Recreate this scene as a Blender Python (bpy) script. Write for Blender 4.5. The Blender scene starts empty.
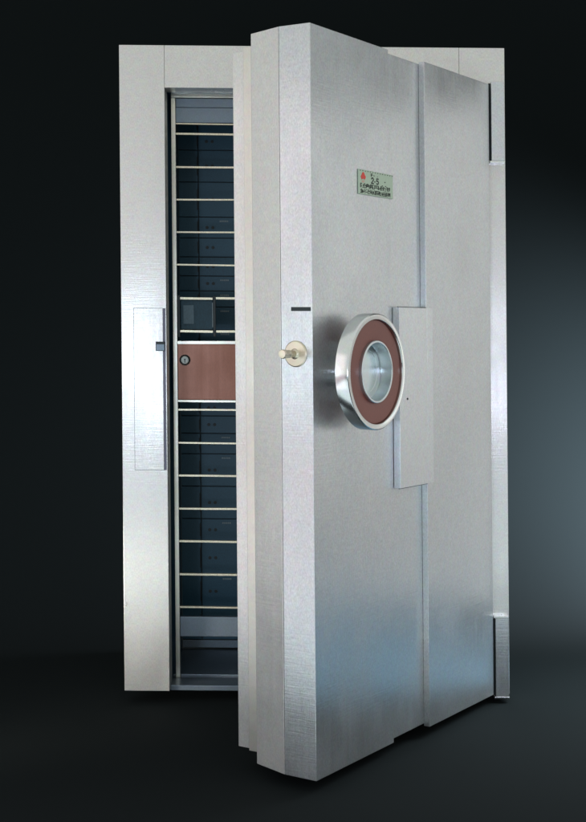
import bpy, bmesh, math, random
from mathutils import Vector, Matrix
random.seed(7)
PI = math.pi
S = bpy.context.scene
C = S.collection

# ------------------------------------------------------------------ camera
cd = bpy.data.cameras.new('camera'); cam = bpy.data.objects.new('camera', cd); C.objects.link(cam)
cd.sensor_fit = 'VERTICAL'; cd.sensor_height = 24.0; cd.sensor_width = 24.0
cd.lens = 1409.67 / 822 * 24
cd.shift_x = 0.0; cd.shift_y = -0.1000
cd.clip_end = 100; cd.clip_start = 0.05
cam.matrix_world = (Matrix.Translation((.5845, -4.8017, 1.2448)) @
                    Matrix.Rotation(PI/2 - .0012, 4, 'X') @ Matrix.Rotation(-.0086, 4, 'Z'))
S.camera = cam

# ------------------------------------------------------------------ world, lamps, exposure
w = bpy.data.worlds.new('World'); S.world = w; w.use_nodes = True
w.node_tree.nodes['Background'].inputs[0].default_value = (.97, 1.01, .99, 1)
w.node_tree.nodes['Background'].inputs[1].default_value = .80
S.view_settings.view_transform = 'Standard'; S.view_settings.look = 'None'
S.view_settings.exposure = 0; S.view_settings.gamma = 1

def area(name, loc, target, sx, sy, power, col=(1, 1, 1), spread=180):
    l = bpy.data.lights.new(name, 'AREA'); l.shape = 'RECTANGLE'; l.size = sx; l.size_y = sy
    l.energy = power; l.color = col; l.spread = math.radians(spread)
    o = bpy.data.objects.new(name, l); C.objects.link(o); o.location = loc
    o.rotation_euler = (Vector(target) - Vector(loc)).to_track_quat('-Z', 'Y').to_euler()
    return o
area('softbox_behind_right', (2.55, .25, 1.12), (.9, -.45, 1.05), 1.5, 2.15, 6.0, (1.0, .98, .95))
area('softbox_left', (-.85, -1.75, 1.12), (.55, -.9, 1.1), 1.3, 2.15, 5.6, (1.0, .80, .86))
area('stile_foot_fill', (-.85, -1.05, .22), (.06, 0, .12), .4, .2, 1.1, (1.0, .96, .86), 50)  # unseen fill, added to brighten the foot of the left stile
area('strip_lamp_camera', (-.45, -4.9, .96), (.1, 0, 1.1), (.45), .32, 23, (.68, .82, 1.0))
area('strip_lamp_camera_right', (2.0, -4.7, .95), (1.25, 0, 1.1), .4, .6, 13, (.72, .76, 1.0))
area('floor_fill', (.3, -2.35, .16), (.3, -1.80, 3.2), 3.6, 2.0, 27, (.82, .95, 1.0))  # unseen upward fill, added so the lower steel has something bright to reflect
area('low_fill_left', (-1.3, -1.25, .35), (.5, -.9, .3), .6, .5, .22, (.95, .98, 1.0), 70)
area('edge_highlight_fill', (-.62, -1.58, 1.12), (.62, -1.0, 1.14), .5, .35, .75, (.55, .85, 1.0))  # unseen fill, added for the pale highlight on the door's free edge
area('floor_fill_right', (2.5, -.2, .0), (2.4, -.2, 3), .9, 2.0, 2.6, (.30, .68, 1.0))  # unseen upward fill, added to give the foot of the door face blue light
area('backdrop_lamp', (2.75, 1.15, .80), (1.95, 2.05, .20), .7, 1.5, 150, (.80, .89, 1.0), 120)
area('backdrop_floor_fill', (2.25, .15, 1.1), (2.05, .1, 0), .8, 1.2, 30, (.78, .92, 1.0), 120)  # unseen downward fill, added to carry the backdrop glow onto the right floor

# ------------------------------------------------------------------ materials
def mat(name, col, metal=0.0, rough=.5, aniso=0.0, grain=0.0, weave=0.0, streak=0.0, mott=0.0, coat=0.0):
    m = bpy.data.materials.new(name); m.use_nodes = True
    nt = m.node_tree; N = nt.nodes; L = nt.links; b = N['Principled BSDF']
    b.inputs['Base Color'].default_value = (*col, 1); b.inputs['Metallic'].default_value = metal
    b.inputs['Roughness'].default_value = rough
    if coat: b.inputs['Coat Weight'].default_value = coat; b.inputs['Coat Roughness'].default_value = .15
    tc = N.new('ShaderNodeTexCoord'); geo = N.new('ShaderNodeNewGeometry')
    def noise(scale, sc3, detail=2.0):
        mp = N.new('ShaderNodeMapping'); mp.inputs['Scale'].default_value = sc3
        L.new(geo.outputs['Position'], mp.inputs['Vector'])
        n = N.new('ShaderNodeTexNoise'); n.inputs['Scale'].default_value = scale; n.inputs['Detail'].default_value = detail
        L.new(mp.outputs[0], n.inputs['Vector']); return n.outputs['Fac']
    if aniso:
        t = N.new('ShaderNodeTangent'); t.direction_type = 'RADIAL'; t.axis = 'Z'
        L.new(t.outputs[0], b.inputs['Tangent']); b.inputs['Anisotropic'].default_value = aniso
    if mott or grain:
        a = noise(3.0, (1, 1, 1), 4); g = noise(330.0, (1, 1, .45), 2)
        mr = N.new('ShaderNodeMapRange'); mr.inputs['To Min'].default_value = 1 - mott; mr.inputs['To Max'].default_value = 1 + mott
        L.new(a, mr.inputs['Value'])
        mg = N.new('ShaderNodeMapRange'); mg.inputs['From Min'].default_value = .25; mg.inputs['From Max'].default_value = .75
        mg.inputs['To Min'].default_value = 1 - grain; mg.inputs['To Max'].default_value = 1 + grain
        L.new(g, mg.inputs['Value'])
        mul = N.new('ShaderNodeMath'); mul.operation = 'MULTIPLY'; L.new(mr.outputs[0], mul.inputs[0]); L.new(mg.outputs[0], mul.inputs[1])
        v = N.new('ShaderNodeVectorMath'); v.operation = 'SCALE'; v.inputs[0].default_value = col
        L.new(mul.outputs[0], v.inputs['Scale'])
        tn = N.new('ShaderNodeTexNoise'); tn.inputs['Scale'].default_value = 55; tn.inputs['Detail'].default_value = 2
        L.new(geo.outputs['Position'], tn.inputs['Vector'])
        ma = N.new('ShaderNodeVectorMath'); ma.operation = 'MULTIPLY_ADD'; t_ = .20 if metal > .5 else 0.0
        ma.inputs[1].default_value = (t_,)*3; ma.inputs[2].default_value = (1 - t_/2,)*3
        L.new(tn.outputs['Color'], ma.inputs[0])
        vm = N.new('ShaderNodeVectorMath'); vm.operation = 'MULTIPLY'
        L.new(v.outputs[0], vm.inputs[0]); L.new(ma.outputs[0], vm.inputs[1]); L.new(vm.outputs[0], b.inputs['Base Color'])
    if streak:
        s = noise(60.0, (1, 1, .02), 3)
        mr = N.new('ShaderNodeMapRange'); mr.inputs['To Min'].default_value = rough - streak; mr.inputs['To Max'].default_value = rough + streak
        L.new(s, mr.inputs['Value'])
        sm = noise(6.0, (1, 1, .8), 6); m2 = N.new('ShaderNodeMapRange'); m2.inputs['From Min'].default_value = .35; m2.inputs['From Max'].default_value = .7
        m2.inputs['To Min'].default_value = -.045; m2.inputs['To Max'].default_value = .06; L.new(sm, m2.inputs['Value'])
        ad0 = N.new('ShaderNodeMath'); ad0.operation = 'ADD'; L.new(mr.outputs[0], ad0.inputs[0]); L.new(m2.outputs[0], ad0.inputs[1])
        L.new(ad0.outputs[0], b.inputs['Roughness'])
    if weave:
        h1 = noise(300.0, (1, 1, .04), 2); h2 = noise(260.0, (.05, .05, 1), 2)
        ad = N.new('ShaderNodeMath'); ad.operation = 'ADD'; L.new(h1, ad.inputs[0]); L.new(h2, ad.inputs[1])
        bp = N.new('ShaderNodeBump'); bp.inputs['Strength'].default_value = weave; bp.inputs['Distance'].default_value = .0008
        L.new(ad.outputs[0], bp.inputs['Height']); L.new(bp.outputs[0], b.inputs['Normal'])
    return m
STEEL = mat('brushed_steel', (.61, .60, .575), .66, .32, .6, .12, .20, .06, .05)
PANEL = mat('brushed_steel_panel', (.545, .562, .570), .87, .34, .6, .15, .22, .06, .06)
WARM = mat('cream_steel_strip', (.62, .60, .545), .85, .40, .4, .05, .1, .03, .03)
SATIN = mat('satin_turned_steel', (.66, .68, .67), 1, .20, 0, .03, 0, .03, .03)
BRASS = mat('pale_nickel_brass', (.60, .55, .43), .9, .36, 0, .03)
BROWN = mat('brown_wheel_insert', (.165, .043, .030), 0, .36, 0, .12, 0, 0, .12)
COPPER = mat('brown_lock_panel', (.22, .080, .045), .3, .34, .4, .10, .1, .05, .14)
DARK = mat('dark_slot', (.012, .02, .022), .2, .5)
BLUE = mat('dark_blue_steel', (.04, .11, .17), .5, .42, .3, .1, .1, .04, .1)
GREYB = mat('blue_grey_steel', (.17, .21, .25), .7, .42, .4, .1, .1, .04, .1)
CAB = mat('teal_cabinet_paint', (.010, .070, .115), .1, .45, 0, .22, .1, 0, .2)
CREAM = mat('cream_bar_steel', (.66, .60, .45), .6, .35, 0, .25, .1, 0, .4)
LABEL = mat('pale_label', (.22, .28, .30), 0, .5)
PLATE = mat('pale_green_plate', (.40, .50, .385), .3, .4, 0, .06)
INK = mat('black_ink', (.012, .02, .015), 0, .5)
RED = mat('red_enamel', (.62, .035, .02), 0, .4)
PINK = mat('pink_enamel', (.65, .33, .27), 0, .5)
BACK = mat('backdrop_paper', (.0042, .0064, .0068), 0, .95)
BACK.node_tree.nodes['Principled BSDF'].inputs['Specular IOR Level'].default_value = .1

# ------------------------------------------------------------------ helpers
XH, YH, ANG, W, SH = 1.237, -.0227, .9949, 1.1019, -.0172
CA, SA = math.cos(ANG), math.sin(ANG)
def world(x, y, z): return Vector((x, y, z))
def door(u, v, z): return Vector((XH - CA*u - SA*v, YH - SA*u + CA*v, z))     # u from the hinge, v from the outer face inwards
def lean(p): return Vector((p.x, p.y, p.z + SH*(p.x - .65)))                    # the unit stands a degree out of true

class MB:
    def __init__(s, mp=world): s.bm = bmesh.new(); s.mp = mp
    def prism(s, pts, bevel=.0012):
        """eight corners: four of the lower ring, four of the upper ring"""
        b = bmesh.new(); vs = [b.verts.new(s.mp(*p)) for p in pts]
        for f in ((0,1,2,3), (7,6,5,4), (0,4,5,1), (1,5,6,2), (2,6,7,3), (3,7,4,0)): b.faces.new([vs[i] for i in f])
        bmesh.ops.recalc_face_normals(b, faces=b.faces)
        if bevel: bmesh.ops.bevel(b, geom=list(b.edges), offset=bevel, segments=2, profile=.6, affect='EDGES')
        s._add(b); return s
    def box(s, x0, x1, y0, y1, z0, z1, bevel=.0012):
        return s.prism([(x0,y0,z0),(x1,y0,z0),(x1,y1,z0),(x0,y1,z0),(x0,y0,z1),(x1,y0,z1),(x1,y1,z1),(x0,y1,z1)], bevel)
    def _add(s, b, smooth=False):
        for f in b.faces: f.smooth = smooth
        me = bpy.data.meshes.new('tmp'); b.to_mesh(me); s.bm.from_mesh(me); bpy.data.meshes.remove(me); b.free()
    def lathe(s, fn, prof, n=96, closed=True):
        """fn(r, theta, h) gives the point; prof is a list of (r, h)"""
        b = bmesh.new(); rings = []
        for r, h in prof:
            if r < 1e-6: rings.append([b.verts.new(fn(0, 0, h))])
            else: rings.append([b.verts.new(fn(r, 2*PI*k/n, h)) for k in range(n)])
        idx = range(len(rings)) if closed else range(len(rings)-1)
        for i in idx:
            A, B = rings[i], rings[(i+1) % len(rings)]
            if len(A) == 1 and len(B) == 1: continue
            for k in range(n):
                q = [A[k % len(A)], A[(k+1) % len(A)] if len(A) > 1 else None, B[(k+1) % len(B)] if len(B) > 1 else None, B[k % len(B)]]
                q2 = []
                for v_ in q:
                    if v_ is not None and v_ not in q2: q2.append(v_)
                b.faces.new(q2)
        bmesh.ops.recalc_face_normals(b, faces=b.faces)
        me = None
        for f in b.faces: f.smooth = True
        for e in b.edges:
            if len(e.link_faces) == 2 and e.calc_face_angle(0) > .5: e.smooth = False
        m_ = bpy.data.meshes.new('tmp'); b.to_mesh(m_); s.bm.from_mesh(m_); bpy.data.meshes.remove(m_); b.free()
        return s
    def build(s, name, m, parent=None, origin=None, sheared=True):
        for v_ in s.bm.verts:
            if sheared: v_.co = lean(v_.co)
        if origin is None:
            cs = [v_.co for v_ in s.bm.verts]
            lo = Vector([min(c[i] for c in cs) for i in range(3)]); hi = Vector([max(c[i] for c in cs) for i in range(3)])
            origin = (lo + hi) / 2; origin.z = lo.z
        origin = Vector(origin)
        for v_ in s.bm.verts: v_.co -= origin
        me = bpy.data.meshes.new(name); s.bm.to_mesh(me); s.bm.free(); me.materials.append(m)
        o = bpy.data.objects.new(name, me); C.objects.link(o)
        pw = Vector(parent['_o']) if parent is not None else Vector((0, 0, 0))
        o.location = origin - pw; o['_o'] = tuple(origin)
        if parent is not None: o.parent = parent
        return o
def thing(name, label, cat, loc):
    o = bpy.data.objects.new(name, None); C.objects.link(o); o.location = loc; o['_o'] = tuple(loc)
    o.empty_display_size = .1; o['label'] = label; o['category'] = cat; o['kind'] = 'thing'
    return o

# ------------------------------------------------------------------ setting: floor and wall of dark paper, one sweep
bm = bmesh.new()
prof = [(-9, -.035), (.25, -.035)]; py_, pz_ = .25, -.035
for k in range(60):                                   # the paper curves up slowly, then stands
    t = (k+.5)/60; a = PI/2*(t*t*t*(t*(6*t-15)+10)); py_ += math.cos(a)*.06; pz_ += math.sin(a)*.06; prof.append((py_, pz_))
prof.append((py_, 6))
rows = [[bm.verts.new((x, y, z)) for x in (-7, 8)] for y, z in prof]
for a, b in zip(rows, rows[1:]):
    f = bm.faces.new((a[0], a[1], b[1], b[0])); f.smooth = True
bmesh.ops.recalc_face_normals(bm, faces=bm.faces)
me = bpy.data.meshes.new('backdrop'); bm.to_mesh(me); bm.free(); me.materials.append(BACK)
o = bpy.data.objects.new('backdrop', me); C.objects.link(o); o['kind'] = 'structure'

# ------------------------------------------------------------------ the frame
FW, FH, D0 = 1.312, 2.2, .56
fr = thing('vault_doorway', 'upright brushed stainless steel door frame standing behind the open vault door', 'doorway', lean(Vector((.656, .1, 0))))
MB().box(0, .1535, 0, .10, 0, FH).build('stile', STEEL, fr)
MB().box(1.1578, FW, 0, .10, 0, FH).build('stile', STEEL, fr)
MB().box(.1542, 1.1571, .0004, .10, 2.0558, FH).build('header', STEEL, fr)
# tunnel lining of dark steel behind the face of the frame, closed at the back
m = MB(); m.box(.05, .152, .101, D0, .0, 2.15); m.box(1.16, 1.262, .101, D0, .0, 2.15)
m.box(.153, 1.159, .101, D0, 2.06, 2.15)
m.build('tunnel_lining', BLUE, fr)
MB().box(.153, 1.159, .03, .13, -.005, .012).build('threshold', GREYB, fr)
MB().box(.153, 1.159, .16, D0-.005, -.02, .018).build('floor_plate', GREYB, fr)
# strike plate on the left stile with its dark side slot and square keeper hole
sp = MB().box(.0429, .1416, -.0045, -.0013, .753, 1.304, .0008).build('strike_plate', STEEL, fr)
MB().box(.0417, .1419, -.0011, -.0002, .7522, 1.3050, 0).build('plate_gasket', BLUE, sp)
MB().box(.1420, .1500, -.0028, -.0002, .753, 1.304, .0005).build('side_slot', mat('mauve_grey_edge', (.10, .10, .13), .5, .4), sp)
m = MB(); m.box(.117, .148, -.0072, -.0046, 1.1585, 1.1905, .0006)
k = m.build('keeper', DARK, sp)
MB().box(.1195, .1462, -.0084, -.0073, 1.1605, 1.1815, .0004).build('tongue', GREYB, k)
for z0, z1 in ((1.8125, 2.0805), (-.002, .2634)):
    h = MB().box(1.2618, 1.3062, -.030, -.0005, z0, z1, .0015).build('hinge', PANEL, fr)
    m = MB(); m.lathe(lambda r, t, hh: world(1.2580 + r*math.cos(t), -.014 + r*math.sin(t), hh), [(0, z0+.004), (.0036, z0+.004), (.0036, z1-.004), (0, z1-.004)], 20, False)
    m.build('pin', DARK, h)
    e = MB(); zz = z0 if z0 > 1 else z1
    zz += -.0034 if z0 > 1 else .0034
    e.box(1.2560, 1.3070, -.032, -.0012, zz-.0030, zz+.0030, .0008)
    e.build('end_plate', SATIN, h)
    if z0 < 1: MB().box(1.2560, 1.3070, -.032, -.0012, z0-.0064, z0-.0004, .0008).build('end_plate', SATIN, h)

# ------------------------------------------------------------------ the inner gate
G = .14
gt = thing('inner_gate', 'closed inner gate of cream cross bars with a brown lock panel, inside the frame', 'gate', lean(Vector((.65, G, 0))))
MB().box(.1632, .1785, G, G+.03, -.004, 2.0445).build('gate_stile', CREAM if False else mat('pale_stile_steel', (.66, .64, .56), .9, .36, .5, .05, .1, .03, .04), gt)
MB().box(1.131, 1.147, G, G+.03, -.004, 2.0445).build('gate_stile', bpy.data.materials['pale_stile_steel'], gt)
MB().box(.1632, 1.147, G, G+.03, 2.0452, 2.0625).build('top_rail', bpy.data.materials['pale_stile_steel'], gt)
m = MB(); m.box(.1792, 1.1305, G+.012, G+.024, 2.0130, 2.0440, .0015); m.box(.1792, 1.1305, G+.008, G+.026, 1.9585, 2.0115, .0015)
m.build('top_panel', GREYB, gt)
MB().box(.1792, 1.1305, G+.004, G+.026, .1545, .2240, .002).build('bottom_panel', GREYB, gt)
def bar(x0, x1, z, t=.0034, name='cross_bar', mt=CREAM):
    # a thin flat bar with the very slight sag of a rolled strip
    m = MB(); n = 10; ph = random.uniform(0, 6)
    for i in range(n):
        a, b = x0 + (x1-x0)*i/n, x0 + (x1-x0)*(i+1)/n
        za, zb = z + .0009*math.sin(ph + a*9), z + .0009*math.sin(ph + b*9)
        m.prism([(a,G+.002,za-t),(b,G+.002,zb-t),(b,G+.018,zb-t),(a,G+.018,za-t),(a,G+.002,za+t),(b,G+.002,zb+t),(b,G+.018,zb+t),(a,G+.018,za+t)], 0)
    bmesh.ops.remove_doubles(m.bm, verts=m.bm.verts, dist=1e-5)
    return m.build(name, mt, gt)
for z in (1.9535, 1.9179, 1.8022, 1.6883, 1.5744, 1.4587, .9503, .8346, .7189, .6042, .4885, .3734, .2577):
    bar(.1792, 1.1305, z, random.uniform(.0019, .0024) if z == 1.9535 else random.uniform(.0026, .0033))
for z in (1.3418, 1.2260):
    bar(.1893, .3032, z, .0038); bar(.3150, 1.1305, z, .0038)
bar(.1792, 1.1305, 1.1868, .0052, 'lock_panel_rail', bpy.data.materials['pale_stile_steel'])
bar(.1792, 1.1305, .9819, .0036, 'lock_panel_rail', bpy.data.materials['pale_stile_steel'])
lp = MB().box(.1792, 1.1305, G+.003, G+.026, .9862, 1.1812, .0015).build('lock_panel', COPPER, gt)
def ax_y(cx, cz, y0): return lambda r, t, h: world(cx + r*math.cos(t), y0 - h, cz + r*math.sin(t))
m = MB(); m.lathe(ax_y(.2045, 1.1250, G+.0028), [(.0190, 0), (.0190, .004), (.0172, .0055), (.0152, .004), (.0152, 0)], 40)
kr = m.build('keyhole_ring', DARK, lp)
m = MB(); m.lathe(ax_y(.2045, 1.1250, G+.0026), [(0, 0), (.0145, 0), (.0145, .0035), (.0125, .0052), (0, .0058)], 40, False)
cyl = m.build('lock_cylinder', mat('dull_cylinder', (.26, .27, .24), .6, .4, 0, .2), kr)
m = MB(); m.lathe(ax_y(.2045, 1.1270, G-.0033), [(0, 0), (.0028, 0), (.0028, .001), (0, .001)], 16, False)
m.box(.2032, .2058, G-.0042, G-.0031, 1.1155, 1.1262, .0003)
m.build('keyway', DARK, kr)
# pass hatch between the two split bars
ht = MB().box(.1793, .1885, G+.004, G+.022, 1.205, 1.352, .001).build('hatch_post', DARK, gt)
MB().box(.3050, .3135, G+.006, G+.022, 1.2080, 1.3500, .001).build('hatch_post', DARK, gt)
MB().box(.1915, .3020, G+.010, G+.016, 1.2330, 1.3345, .001).build('hatch_door', mat('dark_hatch_paint', (.008, .04, .06), .1, .6, 0, .3), ht)
MB().box(.1996, .2376, G+.0068, G+.0095, 1.2515, 1.3178, .0008).build('hatch_window', mat('dull_window', (.05, .09, .11), .2, .5, 0, .25), ht)
MB().box(.3018, .3040, G+.003, G+.010, 1.2400, 1.3270, .0004).build('hatch_edge', LABEL, ht)

# ------------------------------------------------------------------ the deposit box cabinet behind the gate
Yc = .552
cb = thing('deposit_box_cabinet', 'dark teal cabinet of locked deposit boxes behind the gate bars', 'cabinet', lean(Vector((.65, Yc+.12, .018))))
MB().box(.156, 1.155, Yc+.012, Yc+.25, .022, 2.055, .002).build('carcass', DARK, cb)
zc = lambda y: 1.9128 - .003793*(y-150)
rows_y = [120, 133, 150, 182, 217, 238, 257, 276, 291, 307, 330, 366, 400, 416, 433.5, 454, 486.5, 519, 541, 575, 608, 640]
cols = [.1535, .2297, .4340, .6340, 1.150]
nb = 0
for i, (ya, yb) in enumerate(zip(rows_y, rows_y[1:])):
    for j, (xa, xb) in enumerate(zip(cols, cols[1:])):
        dy = random.uniform(-.0015, .0015); z1, z0 = zc(ya)-.0016, zc(yb)+.0016
        d = MB().box(xa+.0018, xb-.0018, Yc+dy, Yc+.011, z0, z1, .001).build('box_door', CAB, cb)
        if j in (1, 2) and z1-z0 > .05:
            m = MB()
            for cx_ in (xa+.032, xa+.054):
                m.lathe(ax_y(cx_, (z0+z1)/2, Yc+dy-.0002), [(0, 0), (.0062, 0), (.0062, .002), (0, .0024)], 16, False)
            m.build('key_locks', DARK, d)
            if i in (7, 8, 9, 10, 14, 15) or random.random() < .2:
                m = MB()
                for q in range(5):
                    m.box(xa+.080+q*.0068, xa+.0852+q*.0068, Yc+dy-.0016, Yc+dy-.0003, z1-.017, z1-.011, .0002)
                m.build('number_label', LABEL, d)
        if j == 0:
            m = MB(); m.box(xb-.0055, xb-.0022, Yc+dy-.005, Yc+dy-.0002, z0+(z1-z0)*.2, z1-(z1-z0)*.2, .0005)
            m.build('door_hinge', DARK, d)
MB().box(.156, 1.155, Yc-.002, Yc+.011, .024, zc(640)-.002, .001).build('plinth', GREYB, cb)

# ------------------------------------------------------------------ the vault door
dr = thing('vault_door', 'thick brushed steel vault door with round handwheel, swung open in front of the frame', 'vault door', lean(door(.55, .1, .001)))
T1, CU, CV, CH = .1019, .0267, .1125, .004
# body: leaf at the hinge side and the deep block behind it
m = MB(door)
m.box(.000, .6642, 0, .040, .0135, 2.0655)
m.box(.050, .6642, .0403, T1, .0145, 2.0645)
m.prism([(.050,T1+.0005,.0145),(.6640,T1+.0005,.0145),(.6640,T1+CV,.0165),(.0780,T1+CV,.0165),
         (.050,T1+.0005,2.0645),(.6640,T1+.0005,2.0645),(.6640,T1+CV,2.0625),(.0780,T1+CV,2.0625)])
m.build('rear_leaf', PANEL, dr)
MB(door).box(.6646, W, -.0012, T1, .0013, 2.0772, .0016).build('front_slab', PANEL, dr)
m = MB(door)
m.prism([(.6646,T1+.0012,.0013),(W-.0004,T1+.0012,.0013),(W-CU,T1+CV,.0013+CH),(.6646,T1+CV,.0013+CH),
         (.6646,T1+.0012,2.0772),(W-.0004,T1+.0012,2.0772),(W-CU,T1+CV,2.0772-CH),(.6646,T1+CV,2.0772-CH)], .0016)
m.build('bevelled_edge', STEEL, dr)
MB(door).box(.11, 1.045, T1+CV+.0003, .2620, .0270, 2.0443, .0012).build('bolt_case', WARM, dr)
MB(door).box(.13, 1.035, .2623, .3060, .0300, 2.0350, .0012).build('rear_cover', STEEL, dr)
MB(door).box(.002, .4700, -.0200, -.0003, .0062, 2.0710, .0014).build('hinge_side_panel', PANEL, dr)
# horizontal lock cover across the step

COVER = mat('brushed_steel_cover', (.61, .63, .64), .87, .33, .6, .12, .14, .06, .05)
lc = MB(door).box(.4706, .6500, -.0236, -.0015, .7625, 1.3062, .0012).build('lock_cover', COVER, dr)
MB(door).box(.4712, .6494, -.0206, -.0160, .7608, .7622, 0).build('gasket', DARK, lc)
MB(door).box(.4712, .6494, -.0206, -.0160, 1.3065, 1.3080, 0).build('gasket', DARK, lc)
MB(door).box(.4335, .4704, -.0236, -.0203, .7625, 1.3062, .0006).build('cover_lip', COVER, lc)
m = MB(door); m.lathe(lambda r, t, h: door(.602 + r*math.cos(t), -.0238 - h, 1.0296 + r*math.sin(t)), [(0, 0), (.0032, 0), (.0032, .0012), (.0020, .0015), (0, .0015)], 24, False)
m.build('cover_screw', DARK, lc)

# name plate
P0 = -.0014
m = MB(door); m.box(.6485, .8520, P0-.0040, P0-.0002, 1.6300, 1.7020, .0018)
pl = m.build('name_plate', PLATE, dr)
pt = P0 - .0041
m = MB(door)
for k in range(14):                                                     # studded rim along the top
    u = .8450 - k*.0146; m.box(u-.0042, u, pt-.0004, pt, 1.6972, 1.6995, 0)
m.build('rim_marks', INK, pl)
def strokes(segs, u0, z0, su, sz, wd, m):
    for (a, b, c, d) in segs:
        p = Vector((u0 - a*su, z0 + b*sz)); q = Vector((u0 - c*su, z0 + d*sz)); t = q - p
        if t.length < 1e-6: continue
        n = Vector((-t.y, t.x)).normalized()*wd/2; e = t.normalized()*wd*.3
        a_, b_, c_, d_ = p-n-e, q-n+e, q+n+e, p+n-e
        m.prism([(a_[0],pt,a_[1]),(b_[0],pt,b_[1]),(b_[0],pt-.0005,b_[1]),(a_[0],pt-.0005,a_[1]),
                 (d_[0],pt,d_[1]),(c_[0],pt,c_[1]),(c_[0],pt-.0005,c_[1]),(d_[0],pt-.0005,d_[1])], 0)
TWO = [(0,.8,.25,1),(.25,1,.75,1),(.75,1,1,.72),(1,.72,0,0),(0,0,1,0)]
FIVE = [(.95,1,.2,1),(.2,1,.1,.55),(.1,.55,.75,.6),(.75,.6,1,.3),(1,.3,.7,0),(.7,0,.05,.05)]
m = MB(door)
strokes(TWO, .7790, 1.6665, .0130, .0155, .0036, m); strokes([(0,0,1,0)], .7620, 1.6720, .0060, .01, .0030, m)
strokes(FIVE, .7500, 1.6665, .0135, .0155, .0036, m)
strokes([(0,.9,1,1),(.5,1,.4,0),(.1,.3,1,.55)], .7830, 1.6860, .0100, .0075, .0022, m)
strokes([(0,.2,1,.2)], .7660, 1.6880, .0060, .0075, .0018, m); strokes([(0,0,.3,0)], .7440, 1.6880, .0060, .01, .0020, m)
for u, z in ((.7160,1.6640),(.6960,1.6640),(.7000,1.6760)): strokes([(0,0,1,0)], u, z, .0040, .01, .0028, m)
rn = random.Random(3)
for row, (z, hgt, u, end, cw) in enumerate(((1.6505, .0115, .8430, .668, .0118), (1.6345, .0115, .8430, .668, .0112))):
    while u > end:                                                       # dense small characters of the two lower lines
        segs = []
        for _ in range(7):
            a, b = rn.choice((0, .5, 1)), rn.choice((0, .33, .66, 1))
            if rn.random() < .5: segs.append((0 if rn.random() < .6 else .3, b, 1 if rn.random() < .6 else .6, b))
            else: segs.append((a, rn.choice((0, .3)), a, rn.choice((.7, 1))))
        strokes(segs, u, z, cw*.74, hgt*.95, .0018, m); u -= cw
m.build('lettering', INK, pl)
m = MB(door)                                                             # small red emblem, a three lobed leaf shape
for du, dz, r in ((0, 0, .0085), (-.0075, -.0035, .0062), (.0070, -.0040, .0062), (0, .0055, .0055)):
    m.lathe(lambda r_, t, h, du=du, dz=dz: door(.8265 + du + r_*math.cos(t)*(1+.18*math.sin(3*t)), pt - h, 1.6835 + dz + r_*math.sin(t)), [(0, 0), (r, 0), (r, .0006+.0001*r*100), (0, .0006+.0001*r*100)], 20, False)
m.build('emblem', RED, pl)
m = MB(door); strokes([(0,0,1,0),(0,.6,.3,.2),(.8,.1,1,.6)], .8340, 1.6660, .0130, .01, .0020, m); m.build('emblem_underline', PINK, pl)

# handwheel on the outer face
HU, HZ = .9215, 1.1205
def hw(r, t, h): return door(HU + r*math.cos(t), P0 - h, HZ + r*math.sin(t))
wh = MB(door).lathe(hw, [(0, .0003), (.060, .0003), (.060, .006), (.045, .009), (.045, .058), (0, .058)], 64, False).build('handwheel', SATIN, dr)
m = MB(door); m.lathe(hw, [(.1500, .0590), (.1622, .0590), (.1640, .0608), (.1640, .0970), (.1628, .0996), (.1606, .1010), (.1500, .1010), (.1478, .1000), (.1468, .0985), (.1468, .0600)], 128)
m.build('wheel_rim', SATIN, wh)
m = MB(door); m.lathe(hw, [(.0884, .0595), (.1464, .0595), (.1464, .0905), (.1440, .0925), (.0950, .0925), (.0884, .0915)], 128)
m.build('wheel_insert', BROWN, wh)
m = MB(door); m.lathe(hw, [(0, .0530), (.0880, .0530), (.0880, .1000), (.0866, .1012), (.0824, .1012), (.0810, .1000), (.0785, .0650), (.0760, .0640), (.0620, .0640), (.0612, .0632), (0, .0632)], 128, False)
m.build('wheel_cup', mat('turned_cup_steel', (.60, .65, .66), 1, .32, 0, .04, 0, .04, .03), wh)

# pull knob and card slot on the free edge
KV, KZ = .0535, 1.1700
def kb(r, t, h): return door(W + h, KV + r*math.cos(t), KZ + r*math.sin(t))
kn = MB(door).lathe(kb, [(0, .0002), (.0365, .0002), (.0365, .0025), (.0335, .0050), (.0150, .0065), (.0125, .010), (.0095, .012), (.0090, .030), (.0110, .034), (.0110, .040), (.0095, .043), (.0095, .050), (.0122, .053), (.0128, .066), (.0108, .070), (0, .071)], 64, False).build('edge_knob', BRASS, dr)
MB(door).box(W+.0002, W+.0016, .0045, .0675, 1.2880, 1.2990, .0005).build('edge_slot', DARK, dr)

for o in bpy.data.objects:
    if '_o' in o: del o['_o']
